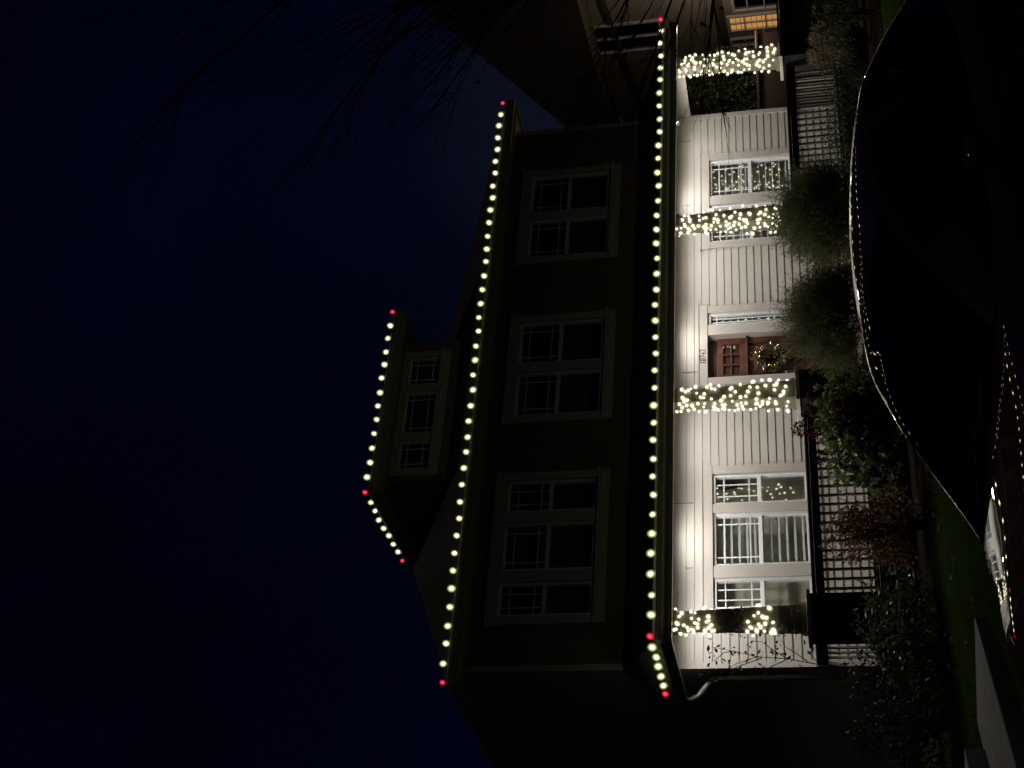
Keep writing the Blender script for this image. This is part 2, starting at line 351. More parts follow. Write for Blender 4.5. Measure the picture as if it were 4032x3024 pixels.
# rooms behind the glass
w = MB()
for zf, zc, spans in ((FL, 3.9, ((9.3, 12.7), (13.6, 15.8), (16.5, 19.6))), (4.7, 7.0, ((9.3, 12.7), (13.0, 16.0), (16.5, 19.6)))):
    for a, b in spans:
        w.add([(a, YW+.45, zf), (b, YW+.45, zf), (b, YW+.45, zc), (a, YW+.45, zc), (a, YW+.13, zf), (b, YW+.13, zf), (b, YW+.13, zc), (a, YW+.13, zc)], [(0, 1, 2, 3), (0, 4, 7, 3), (1, 2, 6, 5), (3, 7, 6, 2), (0, 1, 5, 4)])
part(w, 'room', M['room'])
def trim_ring(x0, x1, z0, z1, wd, Y, inner, apron=True):
    """casing boards round a group of openings; inner = list of (x0,x1) mullion boards"""
    mb = MB(); y0, y1 = Y-.034, Y+.1
    mb.box(x0-wd, x0, y0, y1, z0-.02, z1); mb.box(x1, x1+wd, y0, y1, z0-.02, z1)
    mb.box(x0-wd-.02, x1+wd+.02, y0-.012, y1, z1, z1+.15); mb.box(x0-wd-.05, x1+wd+.05, y0-.03, y1, z1+.152, z1+.18)
    if apron:
        mb.box(x0-wd-.03, x1+wd+.03, y0-.05, y1, z0-.062, z0-.022); mb.box(x0-wd, x1+wd, y0+.004, y1, z0-.20, z0-.064)
    for a, b in inner: mb.box(a, b, y0+.004, y1, z0-.02, z1-.001)
    return mb
def window(x0, x1, z0, z1, Y, zm=None, grille=True, slats=None, blind=0, glassm='pane', fr=.045, inset=.13):
    f = MB(); y0, y1 = Y+.005, Y+.09
    f.box(x0, x0+fr, y0, y1, z0, z1); f.box(x1-fr, x1, y0, y1, z0, z1); f.box(x0+fr, x1-fr, y0, y1, z0, z0+fr); f.box(x0+fr, x1-fr, y0, y1, z1-fr, z1)
    if zm: f.box(x0+fr, x1-fr, y0+.012, y1, zm-.03, zm+.03)
    o = part(f, 'window', M['vinyl'], bevel=.004)
    p = MB(); yp = Y+.055
    def pn(a, b, c, d, y): p.add([(a, y, c), (b, y, c), (b, y, d), (a, y, d)], [(0, 1, 2, 3)])
    if zm: pn(x0+fr, x1-fr, z0+fr, zm-.03, yp+.015); pn(x0+fr, x1-fr, zm+.03, z1-fr, yp)
    else: pn(x0+fr, x1-fr, z0+fr, z1-fr, yp)
    p.build('pane', M[glassm], o)
    if grille:
        q = MB(); a, b, c, d = x0+fr, x1-fr, (zm+.03 if zm else z0+fr), z1-fr; yy0, yy1 = yp-.012, yp-.002; tt = .009
        i = min(inset, (b-a)*.3)
        for xx in (a+i, b-i): q.box(xx-tt, xx+tt, yy0, yy1, c, d)
        for zz in (c+inset, d-inset): q.box(a, b, yy0+.003, yy1+.001, zz-tt, zz+tt)
        q.build('grille', M['vinyl'], o)
    if slats:
        q = MB(); z = z0+.1
        while z < z1-.06:
            cz = z; dz = .012; ya, yb = Y+.10, Y+.185; th = slats
            q.add([(x0+.02, ya, cz-dz), (x1-.02, ya, cz-dz), (x1-.02, ya, cz-dz+th), (x0+.02, ya, cz-dz+th), (x0+.02, yb, cz+dz), (x1-.02, yb, cz+dz), (x1-.02, yb, cz+dz+th), (x0+.02, yb, cz+dz+th)],
                  [(0, 1, 2, 3), (4, 7, 6, 5), (3, 2, 6, 7), (0, 4, 5, 1), (0, 3, 7, 4), (1, 5, 6, 2)]); z += .122
        q.build('shutter', M['slat'], o)
    if blind:
        q = MB(); q.box(x0+.03, x1-.03, Y+.11, Y+.12, z1-blind*(z1-z0), z1-.02); q.build('blind', M['blind'], o)
    return o
# lower windows
part(trim_ring(9.80, 12.172, 1.77, 3.255, .14, YW, [(10.32, 10.525), (11.455, 11.61)]), 'window_trim', M['trim'])
window(9.80, 10.32, 1.77, 3.25, YW, 2.52, True, None); window(10.525, 11.455, 1.77, 3.25, YW, 2.52, True, .018); window(11.61, 12.172, 1.77, 3.25, YW, 2.52, True, None)
part(trim_ring(17.01, 18.995, 1.77, 3.258, .15, YW, [(17.885, 18.095)]), 'window_trim', M['trim'])
window(17.01, 17.885, 1.77, 3.255, YW, 2.52, True, .006); window(18.095, 18.995, 1.77, 3.255, YW, 2.52, True, .006)
# door surround
w = MB(); y0 = YW-.034
w.box(13.91, 14.05, y0, YW+.14, FL, 3.31); w.box(14.937, 15.145, y0, YW+.14, FL, 3.31); w.box(15.42, 15.56, y0, YW+.1, FL, 3.31)
w.box(13.89, 15.58, y0-.012, YW+.14, 3.312, 3.455); w.box(13.86, 15.61, y0-.03, YW+.1, 3.457, 3.485); w.box(15.1455, 15.4195, y0+.01, YW+.1, FL, 1.6)
part(w, 'door_casing', M['trim'])
window(15.145, 15.42, 1.6, 3.30, YW, None, True, .012, inset=.1)
d = MB(); dx0, dx1, dy = 14.07, 14.93, YW+.12
d.box(14.05, 14.937, YW+.145, YW+.2, FL, 3.31)
st_, = (.115,)
d.box(dx0, dx0+st_, dy-.02, dy+.04, FL+.02, 3.16); d.box(dx1-st_, dx1, dy-.02, dy+.04, FL+.02, 3.16)
d.box(dx0+st_, dx1-st_, dy-.018, dy+.04, 3.06, 3.16); d.box(dx0+st_, dx1-st_, dy-.018, dy+.04, 2.66, 2.78); d.box(dx0+st_, dx1-st_, dy-.018, dy+.04, FL+.02, FL+.26)
d.box((dx0+dx1)/2-.05, (dx0+dx1)/2+.05, dy-.017, dy+.04, FL+.26, 2.66)
d.box(dx0+st_, dx1-st_, dy+.012, dy+.03, FL+.26, 2.66)
for k in (1, 2): xx = dx0+st_+(dx1-dx0-2*st_)*k/3; d.box(xx-.014, xx+.014, dy-.012, dy+.03, 2.78, 3.06)
d.box(dx0+st_, dx1-st_, dy-.011, dy+.029, 2.912, 2.936)
d.box(dx0-.005, dx1+.005, dy-.075, dy-.021, 2.645, 2.672)
door = part(d, 'front_door', M['wood'], bevel=.004)
p = MB(); p.add([(dx0+st_, dy+.006, 2.78), (dx1-st_, dy+.006, 2.78), (dx1-st_, dy+.006, 3.06), (dx0+st_, dy+.006, 3.06)], [(0, 1, 2, 3)]); p.build('pane', M['pane'], door)
h = MB(); hx = dx0+.07; h.box(hx-.022, hx+.022, dy-.034, dy-.02, 1.72, 2.12); h.tube([(hx, dy-.03, 2.06), (hx, dy-.085, 2.03), (hx, dy-.09, 1.9), (hx, dy-.085, 1.78), (hx, dy-.03, 1.75)], .012); h.build('handle', M['steel'], door, smooth=True)
# house number
fc = bpy.data.curves.new('house_number', 'FONT'); fc.body = '10743'; fc.size = .158; fc.extrude = .004; fc.align_x = 'CENTER'; fc.align_y = 'CENTER'; fc.space_character = 1.12; fc.offset = -.003; fc.shear = .12
fo = bpy.data.objects.new('house_number', fc); COL.objects.link(fo); fo.parent = house
fo.location = Vector((14.475, YW-.052, 3.386))-ORG[house.name]; fo.rotation_euler = (math.radians(90), 0, 0); fo.scale = (.72, 1, 1); fc.materials.append(M['brass'])
bpy.context.view_layer.update(); nm_ = bpy.data.meshes.new_from_object(fo.evaluated_get(bpy.context.evaluated_depsgraph_get())); mw = (fo.location.copy(), fo.rotation_euler.copy(), fo.scale.copy())
bpy.data.objects.remove(fo); fo = bpy.data.objects.new('house_number', nm_); COL.objects.link(fo); fo.parent = house; fo.location, fo.rotation_euler, fo.scale = mw
# upper windows
part(trim_ring(9.76, 12.21, 5.107, 6.605, .14, YW, [(10.35, 10.55), (11.42, 11.612)]), 'window_trim', M['trim'])
part(trim_ring(13.485, 15.477, 5.104, 6.605, .14, YW, [(14.392, 14.574)]), 'window_trim', M['trim'])
part(trim_ring(16.968, 18.976, 5.112, 6.612, .14, YW, [(17.873, 18.056)]), 'window_trim', M['trim'])
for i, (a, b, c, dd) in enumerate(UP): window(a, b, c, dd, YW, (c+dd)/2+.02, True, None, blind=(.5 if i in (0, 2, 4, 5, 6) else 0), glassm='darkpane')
# porch: floor, ceiling, beam, roof
YF = 18.15
w = MB(); w.box(XL-.2, XR+.1, 18.25, YW, FL-.16, FL); part(w, 'porch_floor', M['floor'])
w = MB(); w.box(XL-.25, XR+.3, 18.4, YW-.036, 3.94, 3.965)
part(w, 'porch_ceiling', M['soffit'])
w = MB(); w.box(XL-.12, XR+.1, 18.40, 18.62, 3.73, 3.938); part(w, 'porch_beam', M['trim'])
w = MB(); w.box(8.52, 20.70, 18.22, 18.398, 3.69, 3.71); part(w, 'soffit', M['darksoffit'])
# triangle end board seen at the right end of the porch
w = MB(); w.box(XR-.03, XR+.03, 18.63, YW-.04, 3.60, 3.938); part(w, 'end_beam', M['soffit'])
r = MB(); ez = 3.86; wz = 4.62
r.add([(8.5, 18.2, ez), (20.72, 18.2, ez), (20.25, YW+.02, wz), (8.86, YW+.02, wz), (8.5, 20.4, ez), (20.72, 20.4, ez), (8.5, 18.2, ez-.09), (20.72, 18.2, ez-.09), (8.5, 20.4, ez-.09), (20.72, 20.4, ez-.09)],
      [(0, 1, 2, 3), (0, 3, 4), (1, 5, 2), (6, 7, 1, 0), (8, 6, 0, 4), (7, 9, 5, 1)])
part(r, 'porch_roof', M['shingle'])
def gutter(mb, p0, p1, nrm, zb, zt):
    p0, p1, nrm = Vector(p0), Vector(p1), Vector(nrm)
    prof = [(0, zb), (.07, zb), (.085, zb+.03), (.085, zb+.05), (.115, zt-.035), (.115, zt), (.105, zt), (.1, zt-.03), (0, zt-.03)]
    a = [Vector((p0.x, p0.y, z))+nrm*o for o, z in prof]; mb.prism(a, p1-p0)
w = MB(); gutter(w, (8.42, 18.2, 0), (20.76, 18.2, 0), (0, -1, 0), 3.67, 3.81); gutter(w, (8.5, 20.35, 0), (8.5, 18.1, 0), (-1, 0, 0), 3.67, 3.81); part(w, 'gutter', M['gutter'])
w = MB(); w.box(8.5, 20.72, 18.202, 18.22, 3.67, 3.77); w.box(8.5, 8.52, 18.22, 20.35, 3.672, 3.768); part(w, 'fascia', M['fascia'])
w = MB(); w.tube([(8.46, 20.22, 3.70), (8.46, 20.22, 3.60), (8.52, 20.22, 3.50), (8.74, 20.22, 3.34), (8.79, 20.22, 3.24), (8.79, 20.22, .5)], .042, 8); part(w, 'downspout', M['gutter'], smooth=True)
# posts and piers
PX = (8.9, 12.64, 16.2, 20.0); PY = 18.52
for x in PX:
    w = MB(); w.frustum(x, PY, 1.86, 3.73, .31, .21); w.frustum(x, PY, 1.858, 1.93, .36, .34); w.frustum(x, PY, 3.63, 3.728, .26, .29)
    po = part(w, 'post', M['post'], bevel=.006)
    w = MB(); w.box(x-.26, x+.26, PY-.26, PY+.26, .25, 1.80); pr = part(w, 'pier', M['pier'])
    w = MB(); w.box(x-.30, x+.30, PY-.30, PY+.30, 1.80, 1.857); w.build('cap', M['cap'], pr, bevel=.008)
# railings
def railing(x0, x1, y, alongY=False, y1=None):
    w = MB()
    if not alongY:
        w.box(x0, x1, y-.055, y+.055, 1.716, 1.755); w.box(x0, x1, y-.03, y+.03, 1.60, 1.714)
    else:
        w.box(x0-.055, x0+.055, y, y1, 1.716, 1.755); w.box(x0-.03, x0+.03, y, y1, 1.60, 1.714)
    o = part(w, 'railing', M['rail'], bevel=.005)
    L_ = (y1-y) if alongY else (x1-x0); n = int(L_/.145); 
    for i in range(1, n):
        q = MB(); c = L_*i/n
        if alongY: q.box(x0-.016, x0+.016, y+c-.016, y+c+.016, FL+.07, 1.60)
        else: q.box(x0+c-.016, x0+c+.016, y-.016, y+.016, FL+.07, 1.60)
        q.build('baluster', M['baluster'], o)
    c = MB()
    if not alongY: c.box(x0, x1, y-.07, y+.07, 1.756, 1.772)
    else: c.box(x0-.07, x0+.07, y, y1, 1.756, 1.772)
    c.build('cap', M['cap'], o); c = MB()
    if not alongY: c.box(x0, x1, y-.03, y+.03, FL, FL+.07)
    else: c.box(x0-.03, x0+.03, y, y1, FL, FL+.07)
    c.build('bottom_rail', M['rail'], o)
railing(9.2, 12.34, PY); railing(16.5, 19.7, PY); railing(8.9, 8.9, PY+.3, True, YW-.04); railing(20.0, 20.0, PY+.3, True, YW-.04)
# porch steps
w = MB()
for i in range(3): w.box(13.1, 15.5, 17.15+.35*i, 18.248, .2+.0*i, .34+.17*(i+1)-.0)
part(w, 'porch_steps', M['concrete'], bevel=.01)
# main roof
P_ = .5; ex0, ex1, ey0, ey1, ez = 8.53, 20.61, 19.66, 31.4, 7.2
hy = (ey1-ey0)/2; rz = ez+hy*P_
r = MB(); r.add([(ex0, ey0, ez), (ex1, ey0, ez), (ex1, ey1, ez), (ex0, ey1, ez), (ex0+hy, ey0+hy, rz), (ex1-hy, ey0+hy, rz), (ex0, ey0, ez-.03), (ex1, ey0, ez-.03), (ex1, ey1, ez-.03), (ex0, ey1, ez-.03)],
    [(0, 1, 5, 4), (1, 2, 5), (2, 3, 4, 5), (3, 0, 4), (6, 7, 1, 0), (7, 8, 2, 1), (8, 9, 3, 2), (9, 6, 0, 3), (6, 9, 8, 7)])
roof = part(r, 'roof', M['shingle'])
w = MB(); gutter(w, (ex0-.08, ey0, 0), (ex1+.08, ey0, 0), (0, -1, 0), 7.0, 7.16); gutter(w, (ex0, ey1, 0), (ex0, ey0-.08, 0), (-1, 0, 0), 7.0, 7.16); part(w, 'gutter', M['fascia'])
w = MB(); w.box(ex0, ex1, ey0+.002, ey0+.02, 6.96, 7.165); w.box(ex0, ex0+.02, ey0+.021, ey1, 6.962, 7.163); w.box(ex1-.02, ex1, ey0+.021, ey1, 6.962, 7.163); part(w, 'fascia', M['fascia'])
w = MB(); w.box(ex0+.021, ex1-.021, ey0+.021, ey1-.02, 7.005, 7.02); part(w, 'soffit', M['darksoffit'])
# dormer
DX0, DX1, DY = 13.22, 16.36, 21.5
DH = [(13.47, 14.083, 8.485, 9.075), (14.25, 15.171, 8.485, 9.075), (15.34, 15.965, 8.48, 9.08)]
w = siding(DX0, DX1, 8.0, 9.3, DY, DH); part(w, 'dormer_wall', M['upsiding'])
for xa in (DX0, DX1-.08):
    w = MB(); w.box(xa, xa+.08, DY+.02, 24, 8.0, 9.3); part(w, 'dormer_wall', M['upsiding'])
part(trim_ring(13.47, 15.965, 8.485, 9.08, .13, DY, [(14.083, 14.25), (15.171, 15.34)], True), 'window_trim', M['trim'])
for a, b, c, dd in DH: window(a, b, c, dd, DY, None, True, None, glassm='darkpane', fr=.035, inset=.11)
w = MB(); w.add([(13.3, DY+.5, 8.2), (16.2, DY+.5, 8.2), (16.2, DY+.5, 9.25), (13.3, DY+.5, 9.25)], [(0, 1, 2, 3)]); part(w, 'room', M['room'])
r = MB(); dz = 9.36; r0, r1, ry = 12.82, 16.76, 21.17; hh = (r1-r0)/2; pz = dz+hh*.42
r.add([(r0, ry, dz), (r1, ry, dz), (r1, 26.5, dz), (r0, 26.5, dz), ((r0+r1)/2, ry+hh, pz), ((r0+r1)/2, 27, pz), (r0, ry, dz-.03), (r1, ry, dz-.03), (r1, 26.5, dz-.03), (r0, 26.5, dz-.03)],
      [(0, 1, 4), (1, 2, 5, 4), (3, 0, 4, 5), (6, 7, 1, 0), (7, 8, 2, 1), (9, 6, 0, 3), (6, 9, 8, 7)]); part(r, 'dormer_roof', M['shingle'])
w = MB(); gutter(w, (r0-.08, ry, 0), (r1+.08, ry, 0), (0, -1, 0), 9.19, 9.34); gutter(w, (r0, 24.1, 0), (r0, ry-.08, 0), (-1, 0, 0), 9.19, 9.34); gutter(w, (r1, ry-.08, 0), (r1, 24.1, 0), (1, 0, 0), 9.19, 9.34); w.box(r0, r1, ry+.002, ry+.02, 9.15, 9.325); w.box(r0, r0+.02, ry+.02, 24, 9.15, 9.324); w.box(r1-.02, r1, ry+.02, 24, 9.15, 9.324); part(w, 'fascia', M['fascia'])
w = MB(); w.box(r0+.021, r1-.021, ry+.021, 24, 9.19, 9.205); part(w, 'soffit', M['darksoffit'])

# ------------------------------------------------------------------ lamps in the porch ceiling
LAMPS = ((10.99, 19.36, 66, 'round porch downlight above the triple window, near the wall'), (14.8, 19.36, 66, 'round porch downlight above the brown front door, near the wall'),
         (18.0, 19.36, 66, 'round porch downlight above the double window, near the wall'), (9.55, 18.9, 135, 'added unseen porch downlight nearest the corner post'),
         (12.75, 18.9, 110, 'added unseen porch downlight behind the post beside the front door'), (16.45, 18.9, 104, 'added unseen porch downlight behind the post before the double window'), (19.15, 18.9, 84, 'added unseen porch downlight nearest the end post'))  # the last four are unseen, added to even out the wall light
for x, y, en, lab in LAMPS:
    c = Vector((x, y, 3.938)); t = thing('porch_downlight', c, lab, 'light', 'downlights in the porch ceiling')
    b = MB(); b.lathe((c.x, c.y, c.z-.012), [(.055, .0), (.095, .0), (.1, .006), (.1, .012), (.055, .012)], 24); b.build('trim_ring', M['vinyl'], t, smooth=True)
    b = MB(); b.lathe((c.x, c.y, c.z-.008), [(.001, 0), (.054, 0), (.054, .006), (.001, .006)], 20); b.build('lens', M['dlight'], t)
    li = bpy.data.lights.new('porch_lamp', 'SPOT'); li.energy = en; li.spot_size = math.radians(178); li.spot_blend = .35; li.color = (1, .965, .93); li.shadow_soft_size = .11
    lo = bpy.data.objects.new('porch_lamp', li); COL.objects.link(lo); lo.parent = t; lo.location = (0, 0, -.05)

# ------------------------------------------------------------------ light strings
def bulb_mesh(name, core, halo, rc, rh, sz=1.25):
    b = MB(); b.ball((0, 0, 0), rc, 10, 7, sz); b.cur = 1; b.ball((0, 0, 0), rh, 14, 9, 1.1)  # the outer ball is lens bloom given as a glowing shell, wider than the bulb
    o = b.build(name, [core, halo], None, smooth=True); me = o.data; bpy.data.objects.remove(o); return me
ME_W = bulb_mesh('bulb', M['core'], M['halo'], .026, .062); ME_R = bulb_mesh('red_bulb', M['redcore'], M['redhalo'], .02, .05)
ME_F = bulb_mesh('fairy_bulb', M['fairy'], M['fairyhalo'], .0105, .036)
b = MB(); b.ball((0, 0, 0), .014, 8, 5); oo = b.build('off', M['off'], None, smooth=True); ME_O = oo.data; bpy.data.objects.remove(oo)
def string(name, pts, reds, label, group, jit=.014):
    """pts: bulb centres; the cord runs 6 cm below them"""
    t = thing(name, pts[0], label, 'string lights', group); rnd = random.Random(len(pts)); ps = []
    for i, p in enumerate(pts):
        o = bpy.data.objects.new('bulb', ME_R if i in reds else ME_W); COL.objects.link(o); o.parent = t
        q = Vector(p)+Vector((rnd.uniform(-jit, jit), rnd.uniform(-jit, jit)*.5, rnd.uniform(-jit, jit))); o.location = q-ORG[t.name]
        o.rotation_euler = (rnd.uniform(-.35, .35), rnd.uniform(-.35, .35), rnd.uniform(0, 3)); o.scale = [rnd.uniform(.88, 1.1)]*3
        if i in reds: o['label'] = 'red end bulb'
        ps += [Vector(p)+Vector((0, 0, -.062))]
    c = MB(); c.tube(ps, .0065, 5); c.build('cord', M['whitecord'], t); return t
def lerp(a, b, n): return [Vector(a).lerp(Vector(b), i/n) for i in range(n+1)]
low_pts = lerp((20.72, 17.99, 3.945), (8.44, 17.99, 3.945), 39)+lerp((8.42, 17.99, 3.945), (8.42, 19.9, 3.945), 6)[1:]
string('eave_lights', low_pts, (0, 39, 45), 'row of yellow white bulbs along the porch eave, red bulbs at its ends and corner', 'bulb strings along the eaves')
up_pts = lerp((20.61, 19.55, 7.245), (8.5, 19.55, 7.245), 39)
string('eave_lights', up_pts, (0, 39), 'row of yellow white bulbs along the long upper eave, one red bulb at each end', 'bulb strings along the eaves')
do_pts = lerp((16.77, 21.06, 9.44), (12.76, 21.06, 9.44), 13)+lerp((12.74, 21.06, 9.44), (12.74, 23.55, 9.44), 8)[1:]
string('eave_lights', do_pts, (0, 13, 21), 'short row of bulbs round the dormer eave, the highest of the rows', 'bulb strings along the eaves')
def wrap(x, n, label, seed, bands, zlo=1.95, zhi=3.68):
    rnd = random.Random(seed); t = thing('column_lights', (x, PY-.17, zlo), label, 'string lights', 'fairy lights wound round the porch posts'); pth = []; k = 0
    turns = 14; spots = []
    for i in range(n):
        f = i/(n-1); z = zhi-(zhi-zlo)*f+rnd.uniform(-.06, .06); a = f*turns*2*math.pi+rnd.uniform(-.35, .35); a -= (.15 if x == 12.64 else .5)*math.sin(a-3.9)
        hw = (.31+(.21-.31)*(z-1.86)/1.87)/2+.022; ca, sa = math.cos(a), math.sin(a); s = hw/max(abs(ca), abs(sa))
        p = Vector((x+ca*s, PY+sa*s, z)); pth.append(p); spots.append((p+Vector((ca, sa, 0))*.012, any(lo <= z <= hi for lo, hi in bands), Vector((ca, sa, 0)).dot(Vector((-x, -PY, 0)).normalized()), rnd.uniform(.72, 1.15)))
    order = sorted(range(n), key=lambda q: -spots[q][2]); rest = {True: MB(), False: MB()}
    for r_, q in enumerate(order):
        p, lit, _, sc = spots[q]
        if r_ < 100:
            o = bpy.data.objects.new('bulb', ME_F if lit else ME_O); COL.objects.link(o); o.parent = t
            o.location = p-ORG[t.name]; o.scale = (sc, sc, sc); o.rotation_euler = (rnd.uniform(0, 3), rnd.uniform(0, 3), 0)
        elif lit:
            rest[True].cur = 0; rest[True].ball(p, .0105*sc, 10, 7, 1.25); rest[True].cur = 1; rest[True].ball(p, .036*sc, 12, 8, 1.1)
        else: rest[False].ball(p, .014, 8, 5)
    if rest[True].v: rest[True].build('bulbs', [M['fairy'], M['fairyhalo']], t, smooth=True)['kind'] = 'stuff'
    if rest[False].v: rest[False].build('unlit_bulbs', M['off'], t, smooth=True)['kind'] = 'stuff'
    c = MB(); fine = []
    for a, b in zip(pth, pth[1:]):
        for q in (0, .5):
            m_ = a.lerp(b, q); dd = Vector((m_.x-x, m_.y-PY, 0)); hw = (.31+(.21-.31)*(m_.z-1.86)/1.87)/2+.012; s = hw/max(abs(dd.x), abs(dd.y), 1e-4); fine.append(Vector((x+dd.x*s, PY+dd.y*s, m_.z)))
    c.tube(fine, .004, 4); c.build('cord', M['cord'], t)
ALL = [(0, 9)]
wrap(20.0, 150, 'fairy lights wound round the porch post at the neighbour side', 1, ALL)
wrap(16.2, 150, 'fairy lights wound round the post in front of the double window', 2, ALL)
wrap(12.64, 150, 'fairy lights wound round the post beside the brown front door', 3, ALL)
wrap(8.9, 150, 'fairy lights on the corner post, lit only in two bunches', 4, [(3.12, 3.75), (2.3, 2.68)])

# ------------------------------------------------------------------ small things on the porch
rng = np.random.default_rng(11)
wc = Vector((14.42, YW+.055, 2.26)); t = thing('door_wreath', wc, 'round evergreen wreath with gold and silver baubles on the brown door', 'wreath')
n = 1500; a = rng.uniform(0, 6.283, n); rr = rng.normal(.215, .045, n); C_ = np.stack([wc.x+np.cos(a)*rr, wc.y+rng.normal(-.03, .025, n), wc.z+np.sin(a)*rr], 1)
V, Q = leaf_quads(rng, C_, .06, .35); cloud('foliage', V, Q, [M['leafg'], M['leaft']], t, (rng.random(n) < .35).astype(int))
for i in range(26):
    an = rng.uniform(0, 6.28); r_ = rng.uniform(.16, .27); b = MB(); b.ball((wc.x+math.cos(an)*r_, wc.y-.065-rng.uniform(0, .03), wc.z+math.sin(an)*r_), rng.uniform(.018, .036), 12, 8)
    b.build('bauble', M[('gold', 'silver', 'gold', 'violet')[i % 4]], t, smooth=True)
o_ = onY(3238, 990, YW-.03); t = thing('outlet_box', (o_.x, YW-.03, o_.z), 'weatherproof outlet cover with a plug on the siding between the two green shrubs', 'outlet')
b = MB(); b.box(o_.x-.06, o_.x+.06, YW-.06, YW-.017, o_.z-.08, o_.z+.09); b.build('cover', M['plastic'], t, bevel=.008)
b = MB(); b.box(o_.x-.03, o_.x+.035, YW-.10, YW-.061, o_.z-.16, o_.z-.03); b.build('plug', M['black'], t, bevel=.006)
b = MB(); b.ball((o_.x+.02, YW-.105, o_.z-.16), .022); b.build('indicator_light', M['blueled'], t, smooth=True)
b = MB(); b.tube([(o_.x, YW-.09, o_.z-.16), (o_.x-.02, YW-.11, o_.z-.3), (o_.x-.25, YW-.1, o_.z-.42)], .006, 5); b.build('cable', M['cord'], t)
def pot(px, py, Y, r, hgt, lab):
    p = onY(px, py, Y); t = thing('plant_pot', (p.x, Y, p.z-hgt), lab, 'plant pot', 'terracotta pots at the porch steps')
    b = MB(); b.lathe((p.x, Y, p.z-hgt), [(r*.65, 0), (r*.9, hgt*.75), (r, hgt*.76), (r*1.02, hgt), (r*.88, hgt), (r*.86, hgt*.85)], 28); b.build('pot', M['terracotta'], t, smooth=False)
    b = MB(); b.lathe((p.x, Y, p.z-hgt), [(.01, hgt*.84), (r*.85, hgt*.86), (r*.3, hgt*.87), (.005, hgt*.88)], 20); b.build('soil', M['soil'], t)
pot(3316, 985, 17.75, .17, .33, 'terracotta pot standing below the outlet cover'); pot(3325, 1072, 17.75, .14, .32, 'small terracotta pot half behind the shrub in front of the door')
p = onY(2672, 487, 19.0); t = thing('security_camera', (p.x, 19.0, p.z), 'small white security camera under the porch ceiling by the end corner', 'camera')
b = MB(); b.lathe((p.x, 19.0, p.z), [(.045, .05), (.045, .075), (.02, .08), (.01, .2)], 16); b.build('mount', M['plastic'], t, smooth=True)
b = MB(); b.tube([(p.x-.05, 18.95, p.z), (p.x+.03, 19.03, p.z+.02)], .035, 12); b.build('camera_body', M['plastic'], t, smooth=True)

# ------------------------------------------------------------------ planting in front of the porch
def needle_shrub(c, rad, n, seed, label):
    rng = np.random.default_rng(seed); gz = ground_z(c[1]); t = thing('rosemary_shrub', (c[0], c[1], gz), label, 'shrub', 'needle leaved shrubs by the porch steps')
    c_ = np.array(c); d = rng.normal(size=(n, 3)); d[:, 2] = np.abs(d[:, 2])*1.1-.35; d /= np.linalg.norm(d, axis=1, keepdims=True)
    st = c_+d*np.array(rad)*rng.uniform(.35, .8, (n, 1)); ln = rng.uniform(.16, .42, (n, 1)); dirn = d*.65+np.array([0, 0, .65])+rng.normal(0, .25, (n, 3)); dirn /= np.linalg.norm(dirn, axis=1, keepdims=True)
    k = 15; P = []; D_ = []
    for j in range(k):
        s = j/(k-1); P.append(st+dirn*ln*s+np.array([0, 0, -.05])*s*s); D_.append(dirn*.75)
    P = np.concatenate(P); P[:, 2] = np.maximum(P[:, 2], gz+.05); core = blob_points(rng, 2600, (c[0], c[1], c[2]-.12), np.array(rad)*.86, 12, .3); core[:, 2] = np.maximum(core[:, 2], gz+.04)
    V, Q = leaf_quads(rng, np.concatenate([P, core]), np.concatenate([np.full((len(P), 1), .046), np.full((len(core), 1), .09)]), .2, None if 0 else np.concatenate([np.concatenate(D_)*1.1, np.zeros((len(core), 3))])); cloud('crown', V, Q, M['fern'], t)
    b = MB()
    for i in range(9):
        a = rng.uniform(0, 6.28); b.tube([(c[0], c[1], gz-.02), (c[0]+math.cos(a)*rad[0]*.3, c[1]+math.sin(a)*rad[1]*.3, gz+(c[2]-gz)*.9), (c[0]+math.cos(a)*rad[0]*.6, c[1]+math.sin(a)*rad[1]*.6, c[2]+rad[2]*.4)], .018, 5, .004)
    b.build('stem', M['twig'], t)
needle_shrub((12.38, 16.3, 1.12), (.80, .75, .88), 4200, 5, 'wispy green needle leaved shrub in front of the brown door')
needle_shrub((14.25, 16.3, 1.18), (.86, .8, .88), 4600, 6, 'wispy green needle leaved shrub in front of the double window')
# hydrangea with dry flower heads
hc = onY(3300, 1690, 17.1); t = shrub('hydrangea', (hc.x, 17.1, 1.0), (1.15, .6, .72), 2600, .12, M['leafh'], 'leafy hydrangea with dry purple flower heads below the porch rail', asp=.62, seed=8, lumps=22, stems=12)
rng = np.random.default_rng(21)
for px, py, r_, m_ in ((3150, 1690, .11, 'flower'), (3205, 1700, .1, 'flower'), (3290, 1590, .07, 'flower'), (3200, 1615, .07, 'flower'), (3228, 1800, .1, 'flowerb'), (3330, 1812, .13, 'flowerb'), (3440, 1860, .07, 'flowerb'), (3195, 1560, .06, 'flower')):
    p = onY(px, py, 16.6); nn = 260; d = rng.normal(size=(nn, 3)); d /= np.linalg.norm(d, axis=1, keepdims=True); C_ = np.array(p)+d*r_*rng.uniform(.7, 1, (nn, 1))
    V, Q = leaf_quads(rng, C_, .03, .8); cloud('flower_head', V, Q, M[m_], t)
bc = onY(3430, 2080, 16.9); shrub('autumn_shrub', (bc.x, 16.9, .88), (.72, .5, .66), 4200, .055, [M['leafb'], M['leaft']], 'rusty brown autumn shrub in front of the porch railing', asp=.55, seed=9, idx=.16, lumps=20, stems=12)
